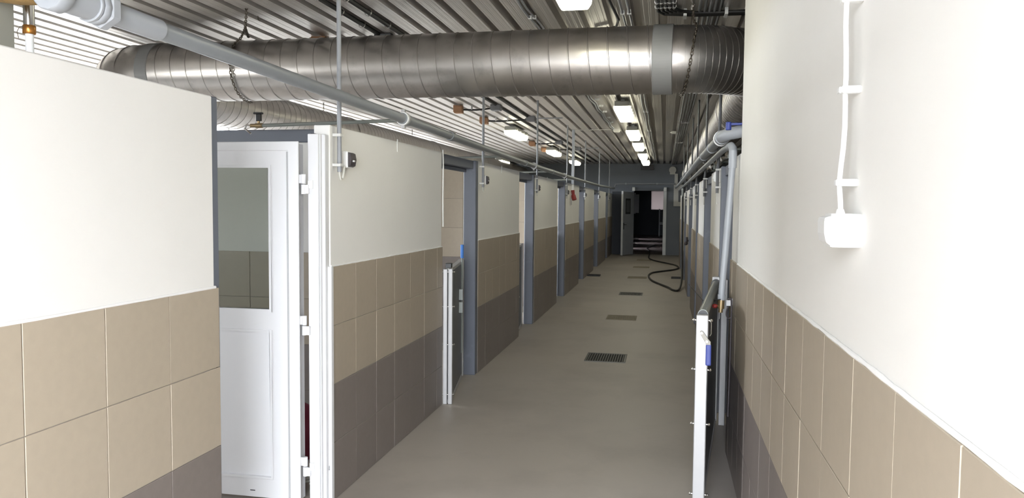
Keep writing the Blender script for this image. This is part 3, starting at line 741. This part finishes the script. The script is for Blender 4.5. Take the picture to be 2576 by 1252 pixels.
# bracket with brown cable on the wall end behind the gate
t = thing('cable_hook', (XR, 5.09, .35), 'brown cable hanging from a small metal bracket behind the right gate', 'cable')
b = MB(); b.box(XR-.042, XR+.002, 5.085, 5.10, 1.045, 1.085); b.box(XR-.006,XR+.001,5.085,5.14,1.035,1.095); b.build('bracket', 'aluminium', t, bevel=.002)
MB().tube(smooth_path([(XR-.026,5.08,1.045),(XR-.036,5.08,1.015),(XR-.036,5.08,.985),(XR-.024,5.08,.965),(XR-.010,5.08,.972)]), .0055, 8).build('loop', 'plastic_dark', t, smooth=True)
MB().tube(smooth_path([(XR-.030,5.082,1.088),(XR-.018,5.08,1.095),(XR-.009,5.08,1.085),(XR-.007,5.08,1.0),(XR-.008,5.08,.7),(XR-.012,5.085,.32)]), .006, 8).build('cable', 'plastic_dark', t, smooth=True)
# right conduits with sockets
RC = [6.52, 8.63, 10.95, 13.1, 15.9, 18.9]
def right_conduit(y, label):
    xx = XR-.022
    t = thing('conduit', (xx, y, 1.80), label, 'conduit', 'right conduits')
    MB().tube([(xx,y,1.80),(xx,y,1.99),(xx+.006,y,2.05),(xx+.018,y,CEIL)], .0125, 12).build('tube', 'conduit_dark', t, smooth=True)
    for z in (1.985, 1.84): MB().box(PR,xx-.016,y-.022,y+.018,z,z+.016).build('clip', 'clip_white', t, bevel=.002)
    MB().tube([(xx,y,1.81),(xx,y+.002,1.76),(xx,y+.004,1.71)], .006, 7).build('cable', 'plastic_offwhite', t, smooth=True)
    return t
rc0 = right_conduit(RC[0], 'nearest dark conduit hanging down to the right wall beyond the gate')
rs0 = socket_box(RC[0]+.11, 'nearest white socket on the right wall row beyond the gate', 'plastic_white', -1)
for i, y in enumerate(RC[1:]):
    copy_tree(rc0, (rc0.location.x, y, rc0.location.z), '%s dark conduit hanging down to the right wall row' % NTH[i+1])
    copy_tree(rs0, (rs0.location.x, y+.11, rs0.location.z), '%s white socket on the right wall row' % NTH[i+1])
# foil-wrapped fittings over the right openings
for i, (y, z) in enumerate(((5.75,2.10),(7.0,2.10),(8.6,2.12))):
    b = MB(); n = 14; b.tube([(XR+.02+.01*math.sin(k*2.3), y+.045*k, z+.015*math.sin(k*1.7)) for k in range(n)], [.025+.014*abs(math.sin(k*1.9)) for k in range(n)], 9)
    tag(b.build('foil_wrap', 'foil'), '%s crumpled foil wrapping over the right stall openings' % NTH[i], 'foil', 'foil wrappings on the right')
for i, y in enumerate((5.6, 7.2, 8.9)):
    tag(MB().cyl((RPX+.03,y,2.09), (RPX+.5,y,2.10), .010, 10).cyl((RPX+.08,y,2.10),(RPX+.08,y,2.03),.012,10).build('branch_pipe', 'steel_tube', smooth=True), '%s short steel branch off the thick right pipe' % NTH[i], 'pipe', 'right branch pipes')

# socket with cable on the near right wall
t = thing('socket', (XR, 1.94, 1.60), 'white wall socket at the end of the cable on the near right wall', 'socket')
MB().prism([(PR+.0,1.905),(.393,1.905),(.386,1.915),(.386,1.985),(.393,1.995),(PR,1.995)], 2, 1.592, 1.672).build('housing', 'plastic_white', t, bevel=.004, segs=2)
b = MB(); vs_ = []
n = 10; pr_ = [(0,.0),(.006,.006),(.011,.02),(.012,.04),(.010,.055),(.004,.062)]
b.prism([(1.600+.068*0,0)] , 2, 0, 0) if False else None
prof = [(.386,1.596),(.376,1.604),(.371,1.625),(.3705,1.652),(.372,1.662),(.386,1.666)]
b.add([(x_,1.909,z_) for x_,z_ in prof]+[(x_,1.991,z_) for x_,z_ in prof], [tuple(range(6)), tuple(range(11,5,-1))]+[(i,i+6,(i+1)%6+6,(i+1)%6) for i in range(6)])
b.build('lid', 'plastic_white', t, bevel=.002)
MB().cyl((.415,1.955,1.670), (.415,1.957,1.682), .012, 12, .008).build('cable_gland', 'plastic_white', t, smooth=True)
t = thing('wall_cable', (.42, 1.97, 1.68), 'white cable with three clips running up the near right wall', 'cable')
cz = [1.675,1.70,1.73,1.745,1.78,1.83,1.88,1.94,1.965,2.0,2.06,2.12,2.17,2.21,2.3,2.45,2.7,3.0,CEIL]
cyy = [1.957,1.957,1.966,1.972,1.962,1.95,1.952,1.962,1.968,1.957,1.952,1.957,1.96,1.953,1.957,1.957,1.957,1.957,1.957]
MB().tube([(.419+.003*math.sin(z_*17), y_+.012, z_) for y_, z_ in zip(cyy, cz)], .0062, 10).build('cable', 'plastic_white', t, smooth=True)
for z in (1.738, 1.960, 2.175): MB().box(.410,PR,1.955,1.985,z,z+.017).box(.405,.42,1.965,1.992,z+.001,z+.016).build('clip', 'plastic_white', t, bevel=.002)

# concrete pillar at the far left above the near wall
tag(MB().box(-2.45, -2.08, 2.05, 2.136, 0, CEIL).build('pillar', 'pillar_grey'), 'grey plastered pillar behind the near left wall at the picture edge', 'pillar')
# ------------------------------------------------------------------ ceiling lamps
def make_lamp(x, y, label):
    t = thing('ceiling_lamp', (x, y, 2.96), label, 'ceiling lamp', 'tube lamps under the ceiling')
    LW, LL = .115, 1.27
    MB().box(x-LW+.012, x+LW-.012, y, y+LL, 3.05, 3.125).build('housing', 'housing_grey', t, bevel=.015, segs=2)
    poly = [(x-LW,3.055),(x+LW,3.055),(x+LW-.006,3.0),(x+LW-.03,2.965),(x-LW+.03,2.965),(x-LW+.006,3.0)]
    MB().prism(poly, 1, y+.005, y+LL-.005).build('diffuser', 'diffuser', t, bevel=.012, segs=2)
    for k in range(4):
        yy = y+.12+k*.34
        for s in (-1, 1): MB().box(x+s*(LW-.004), x+s*(LW+.008), yy, yy+.035, 3.03, 3.075).build('clip', 'plastic_offwhite', t)
    for yy in (y+.2, y+LL-.24): MB().box(x-.03, x+.03, yy, yy+.04, 3.125, CEIL).build('bracket', 'steel_tube', t)
    return t
lamp0 = make_lamp(-.605, 10.58, 'second nearest lit lamp in the right lamp row, just beyond the duct')
for y, lb in ((3.80, 'lit ceiling lamp in front of the duct at the top edge'), (7.25, 'lit ceiling lamp hidden just above and behind the duct'), (13.95, 'third lit lamp of the right lamp row'), (16.75, 'fourth lit lamp of the right lamp row'), (20.15, 'fifth lit lamp of the right lamp row'), (23.1, 'farthest lit lamp of the right lamp row, above the far doorway')):
    copy_tree(lamp0, (-.605, y, 2.96), lb)
for x, y, lb in ((-2.80, 13.7, 'nearest lit lamp of the middle lamp row, left of the corridor'), (-2.80, 18.7, 'second lit lamp of the middle lamp row'), (-2.76, 23.0, 'farthest lit lamp of the middle lamp row'), (-5.0, 22.7, 'lit lamp far left behind the water pipe')):
    copy_tree(lamp0, (x, y, 2.96), lb)

# ------------------------------------------------------------------ conduits, cables and boxes on the ceiling
def run_thing(name, label, cat, m_, pts, r, clips=(), group=None, clip_mat='clip_white', seg=8):
    t = thing(name, pts[0], label, cat, group)
    MB().tube(pts, r, seg).build('tube', m_, t, smooth=True)
    for (x, y, z) in clips: MB().box(x-r-.006, x+r+.006, y, y+.03, z-r-.004, CEIL+.002).build('clip', clip_mat, t)
    return t
for k in range(5):
    x = .225+.036*k
    run_thing('ceiling_conduit', '%s of five parallel grey ceiling conduits, counted from the left' % ['first','second','third','fourth','fifth'][k], 'conduit', 'conduit_dark',
              [(x,y,CEIL-.02+.003*math.sin(y*1.3+k)) for y in [3.0+1.0*i for i in range(25)]], .0115, [(x,y,CEIL-.02) for y in (5.2, 9.4, 13.6, 17.8)], 'five parallel ceiling conduits')
for k, x in enumerate((-.345, -.295)):
    run_thing('ceiling_conduit', '%s of two wavy conduits right of the lamp row' % ['left','right'][k], 'conduit', 'conduit_grey',
              [(x+.008*math.sin(y*2.1+k*.4),y,CEIL-.018) for y in [3.0+.5*i for i in range(48)]], .010, [(x,y,CEIL-.018) for y in (5.9, 8.9, 12, 15)], 'two conduits right of the lamps')
for k, x in enumerate((-1.065, -1.03)):
    run_thing('ceiling_cable', '%s of two wavy grey cables left of the lamp row' % ['left','right'][k], 'cable', 'conduit_grey',
              [(x+.012*math.sin(y*5.2+k*.6)+.006*max(0,y-6),y,CEIL-.012) for y in [3.5+.2*i for i in range(57)]], .008, [(x,y,CEIL-.012) for y in (5.35, 5.95, 6.6)]+[(x+.1,y,CEIL-.012) for y in (10.6, 11.3, 12, 12.8, 13.5)], 'two cables left of the lamps')
def jbox(x, y, label, m_='plastic_offwhite', s=(.06,.05,.035)):
    t = thing('junction_box', (x, y, CEIL-s[2]), label, 'junction box', 'ceiling junction boxes')
    MB().box(x-s[0], x+s[0], y-s[1], y+s[1], CEIL-s[2]*1.6, CEIL+.001).build('box', m_, t, bevel=.006)
    MB().box(x-s[0]+.008, x+s[0]-.008, y-s[1]+.008, y+s[1]-.008, CEIL-s[2]*1.6-.006, CEIL-s[2]*1.6).build('cover', m_, t, bevel=.003)
    for q in (-1, 1): MB().cyl((x+q*s[0],y,CEIL-s[2]*.8), (x+q*(s[0]+.025),y,CEIL-s[2]*.8), .012, 10).build('gland', m_, t)
    return t
jbox(-.94, 14.85, 'pale junction box at the end of the wavy cables left of the lamps')
jbox(.145, 15.4, 'pale junction box left of the five ceiling conduits', s=(.05,.05,.03))
tag(MB().cyl((-.94,14.85,CEIL-.01), (-1.8,14.88,CEIL-.01), .005, 6).build('ceiling_cable', 'plastic_offwhite'), 'thin cable from the pale junction box to the wide white cable duct', 'cable')
# dark cables lying in two troughs, with ring clips
for k, x in enumerate((-2.475, -2.275)):
    t = run_thing('ceiling_cable', ['left','right'][k]+' of two dark cables in the ceiling troughs crossing above the duct', 'cable', 'rubber', [(x,y,CEIL-.004) for y in [4.0+.8*i for i in range(28)]], .019, (), 'two dark cables in troughs')
    for y in [4.3+.42*i for i in range(11)]: MB().ring((x,y+.06*k,CEIL-.006), (x,y+.06*k+.012,CEIL-.006), .030, .023, 12).build('ring_clip', 'steel_bright', t)
# wooden blocks with rods and dark boxes
BL = [(-3.05,6.42,-2.46,1), (-3.06,11.1,-2.50,1), (-3.03,12.62,-2.24,2), (-3.03,17.36,-2.42,1), (-3.05,19.25,-2.20,2)]
for i, (x, y, xb, nr) in enumerate(BL):
    t = thing('wood_block', (x, y, CEIL-.12), '%s wooden block under the ceiling left of the lamps' % NTH[i], 'wood block', 'wooden blocks')
    MB().box(x-.065, x+.065, y-.05, y+.05, CEIL-.10, CEIL).build('block', 'wood', t, bevel=.003); MB().box(x-.02, x+.10, y-.17, y-.06, CEIL-.13, CEIL-.035).build('block', 'wood', t, bevel=.003)
    t = thing('cable_run', (x, y, CEIL-.06), '%s dark cable run from wooden block to grey ceiling box' % NTH[i], 'cable', 'cable runs at wooden blocks')
    MB().tube([(x+.068,y,CEIL-.06),(x+.3,y,CEIL-.065),(xb-.085,y,CEIL-.05)], .010, 8).build('cable', 'rubber', t, smooth=True)
    MB().tube([(x+.104,y-.1,CEIL-.08),(x+.3,y-.08,CEIL-.085),(xb-.06,y-.04,CEIL-.06)], .008, 8).build('cable', 'rubber', t, smooth=True)
    if nr == 2: MB().cyl((xb+.125,y,CEIL-.03), (xb+.55,y,CEIL-.03), .010, 8).build('tube', 'conduit_grey', t, smooth=True)
    for q in (.2, .4): MB().box(x+q, x+q+.02, y-.012, y+.012, CEIL-.075, CEIL).build('clip', 'clip_white', t)
    jbox(xb+.02, y, '%s grey ceiling box next to the wooden blocks' % NTH[i], 'conduit_dark', (.075,.07,.05))
# cable bundle bending off to the right above the duct
cb = thing('cable_bundle', (-.03, 5.6, 3.12), 'bundle of black cables in metal rings bending right above the duct', 'cable bundle')
for k in range(5):
    x = -.085+.03*k
    MB().tube([(x,3.2,CEIL-.022),(x,5.70,CEIL-.022),(x+.005,5.82+.012*(4-k),CEIL-.022),(x+.05,5.90+.018*(4-k),CEIL-.022),(.2,5.95+.018*(4-k),CEIL-.028),(.9,5.96+.018*(4-k),CEIL-.03),(1.6,5.97+.018*(4-k),CEIL-.03)], .013, 8).build('cable', 'rubber', cb, smooth=True)
for y in (5.05, 5.25, 5.45, 5.62, 5.75):
    for k in range(5): MB().ring((-.085+.03*k,y,CEIL-.022), (-.085+.03*k,y+.012,CEIL-.022), .0175, .0125, 10).build('ring_clip', 'steel_bright', cb)
for x in (.12, .42): MB().box(x-.012, x+.012, 5.93, 6.05, CEIL-.05, CEIL).build('strap', 'clip_white', cb)
MB().tube([(-.47,4.5,CEIL-.006),(-.45,5.4,CEIL-.03),(-.41,6.0,CEIL-.04),(-.45,6.3,CEIL-.03),(-.6,6.45,CEIL-.03)], .012, 8)
tag(MB().tube([(-.45,4.3,CEIL+.01),(-.43,5.4,CEIL-.01),(-.385,6.1,CEIL-.02),(-.42,6.35,CEIL-.02),(-.6,6.48,CEIL-.02),(-.64,7.2,CEIL-.02)], .011, 8).build('ceiling_cable', 'rubber', smooth=True), 'black cable bending in the trough between lamp and conduit pair', 'cable')

# ------------------------------------------------------------------ floor drains
def drain(y, label, dusty=False):
    x0, x1, y0, y1 = -.83, -.385, y-.24, y+.24
    t = thing('floor_drain', ((x0+x1)/2, y, 0), label, 'drain', 'floor drains')
    b = MB(); fr = .022
    b.box(x0,x1,y0,y0+fr,.0005,.006); b.box(x0,x1,y1-fr,y1,.0005,.006); b.box(x0,x0+fr,y0+fr,y1-fr,.0005,.006); b.box(x1-fr,x1,y0+fr,y1-fr,.0005,.006)
    b.build('frame', 'grate_dusty' if dusty else 'grate_metal', t)
    MB().box(x0+fr,x1-fr,y0+fr,y1-fr,.0003,.0012).build('pit', 'grate_dusty' if dusty else 'drain_dark', t)
    n = 15
    bar = MB().box(-.0045,.0045,y0+fr-y,y1-fr-y,.001,.007).mesh('bar', 'grate_dusty' if dusty else 'grate_metal')
    for k in range(n): place(bar, 'bar', t, (x0+fr+(x1-x0-2*fr)*(k+.5)/n-(x0+x1)/2, 0, 0))
    return t
drain(8.43, 'nearest dark barred floor drain in the corridor')
for i, (y, d_) in enumerate(((11.54,True),(14.76,False),(18.2,True),(21.35,True),(24.2,True))):
    drain(y, '%s floor drain along the corridor, counted from the camera' % NTH[i+1], d_)

# ------------------------------------------------------------------ far door, fittings of the end wall
d2 = thing('door_2', (DX0, BACK-.02, 0), 'grey metal door standing open at the end of the corridor', 'door'); d2['kind'] = 'structure'
b = MB(); b.box(DX0-.05, DX0+.01, BACK-.05, BACK+.2, 0, DZ+.05); b.box(DX0-.05, DX1+.05, BACK-.05, BACK+.2, DZ-.01, DZ+.05); b.build('frame', 'wall_bluegrey', d2, bevel=.004)
MB().box(DX1-.01, DX1+.10, BACK-.06, BACK+.2, 0, DZ+.06).build('jamb', 'frame_white', d2, bevel=.004)
hx_, hy_ = DX0-.01, BACK-.06; ang = math.atan2(-.88, -.33)
dl = bpy.data.objects.new('leaf', MB().box(0,.94,-.025,.025,.02,2.18).mesh('leaf', 'pipe_grey_light', bevel=.004)); col.objects.link(dl); dl.parent = d2
dl.location = (hx_-DX0, hy_-(BACK-.02), 0); dl.rotation_euler = (0,0,ang)
MB().box(.925,.95,-.032,.032,.02,2.2).build('edge', 'frame_white', dl, local=True)
for s in (-1, 1):
    MB().box(.30,.72,s*.026,s*.030,1.42,1.95).build('window_frame', 'plastic_black', dl, local=True)
    MB().box(.36,.66,s*.030,s*.033,1.48,1.89).build('pane', 'panel_grey', dl, local=True)
    MB().box(.84,.88,s*.025,s*.035,.90,1.12).cyl((.86,s*.03,1.06), (.86,s*.07,1.06), .011, 10).cyl((.86,s*.07,1.06), (.73,s*.07,1.06), .011, 10).build('handle', 'plastic_black', dl, local=True)
for i, (x, lb) in enumerate(((DX0+.0, 'small white block over the left edge of the far doorway'), (DX1+.05, 'white block on top of the right jamb of the far doorway'))):
    tag(MB().box(x-.05, x+.05, BACK-.16, BACK-.065, DZ-.02, DZ+.11).build('corner_block', 'plastic_white', bevel=.01), lb, 'block')
vt = thing('wall_vent', (-.62, BACK-.02, 2.95), 'black rectangular vent grille on the end wall under the ceiling', 'vent')
MB().box(-.845,-.395,BACK-.05,BACK-.001,2.95,3.13).build('frame', 'plastic_black', vt, bevel=.004)
for k in range(5): MB().box(-.82,-.42,BACK-.06,BACK-.05,2.965+.032*k,2.98+.032*k).build('slat', 'plastic_dark', vt)
sp = thing('alarm_siren', (.24, BACK-.05, 2.85), 'round white siren on the end wall at the right', 'siren')
MB().cyl((.24,BACK-.001,2.95), (.24,BACK-.07,2.95), .12, 20).build('body', 'plastic_offwhite', sp, smooth=True); MB().box(.15,.33,BACK-.06,BACK-.001,2.80,2.86).build('base', 'plastic_offwhite', sp)
cbx = thing('distribution_box', (.42, BACK-.1, 1.7), 'tall pale distribution box on the end wall beside the right pipes', 'box')
MB().box(.29,.62,BACK-.12,BACK-.001,1.70,2.45).build('body', 'plastic_offwhite', cbx, bevel=.006); MB().box(.31,.42,BACK-.10,BACK-.001,2.45,2.82).build('duct', 'plastic_offwhite', cbx); MB().box(.45,.60,BACK-.135,BACK-.12,1.85,2.25).build('window', 'panel_grey', cbx)
cp = thing('cross_pipe', (-.6, 26.4, 2.45), 'grey pipe crossing the corridor in front of the end wall', 'pipe')
MB().tube([(PX,26.4,2.34),(PX+.03,26.4,2.44),(PX+.15,26.4,2.455),(.34,26.4,2.455)], .03, 10).build('pipe', 'pipe_grey', cp, smooth=True)
for x in (-1.35, -.3): MB().ring((x,26.4,2.455), (x+.05,26.4,2.455), .036, .028, 12).build('sleeve', 'pipe_grey_light', cp)
# white rail gate at the end of the corridor beyond
t = thing('rail_gate', (-.1, 44.0, 0), 'white barred gate beyond the far doorway', 'gate')
MB().box(-.32,-.26,43.97,44.03,0,1.55).build('post', 'frame_white', t); MB().box(-.26,.3,43.97,44.03,.65,.8).build('rail', 'frame_white', t); MB().box(-.26,.3,43.98,44.02,.05,.62).build('panel', 'wall_bluegrey', t)
for k in range(5): MB().cyl((-.2+.09*k,44,.8),(-.2+.09*k,44,1.5),.012,6).build('bar', 'frame_white', t)

# ------------------------------------------------------------------ hose, trays
hs = thing('hose', (.40, 17.8, 0), 'black rubber hose hanging at the right and snaking across the floor to the far doorway', 'hose')
hp = [(.395,17.8,1.93),(.40,17.75,1.6),(.40,17.6,1.0),(.395,17.0,.45),(.37,16.2,.12),(.30,15.45,.03),(.19,15.5,.022),(.094,16.0,.022),(-.205,17.13,.022),(-.31,17.9,.022),(-.35,18.7,.022),(-.30,19.3,.022),(-.19,19.66,.022),(.05,20.1,.022),(.25,20.5,.022),(.38,21.0,.022),(.40,21.5,.022),(.33,22.1,.022),(.18,22.6,.022),(-.236,23.7,.022),(-.42,24.5,.022),(-.49,25.4,.022),(-.495,27.2,.022),(-.55,29,.022),(-.66,31,.022),(-.4,33,.022)]
MB().tube(smooth_path(hp), .020, 10).build('tube', 'rubber', hs, smooth=True)
MB().cyl((.395,17.8,1.92), (.395,17.8,2.10), .028, 12).build('coupling', 'steel_tube', hs, smooth=True)
def tray(x0, x1, y, label):
    t = thing('black_tray', ((x0+x1)/2, y, 0), label, 'tray')
    b = MB(); b.box(x0,x1,y-.14,y+.14,.001,.012); b.build('base', 'rubber', t)
    b = MB(); b.box(x0,x1,y-.14,y-.125,.012,.026); b.box(x0,x1,y+.125,y+.14,.012,.026); b.box(x0,x0+.015,y-.125,y+.125,.012,.026); b.box(x1-.015,x1,y-.125,y+.125,.012,.026); b.build('rim', 'rubber', t)
tray(-1.80, -1.50, 18.4, 'low black rubber tray on the floor by the left wall')
tray(.18, .43, 18.3, 'low black rubber tray on the floor by the right wall under the hose')
sprig = MB().cyl((.415,14.60,1.0),(.415,14.60,1.12),.02,10).sphere((.40,14.58,1.0),.035,10,6).cyl((.40,14.58,1.02),(.452,14.62,1.06),.012,8)
tag(sprig.build('tap', 'plastic_dark', smooth=True), 'dark tap on the slim post of the right wall in front of the hose', 'tap')
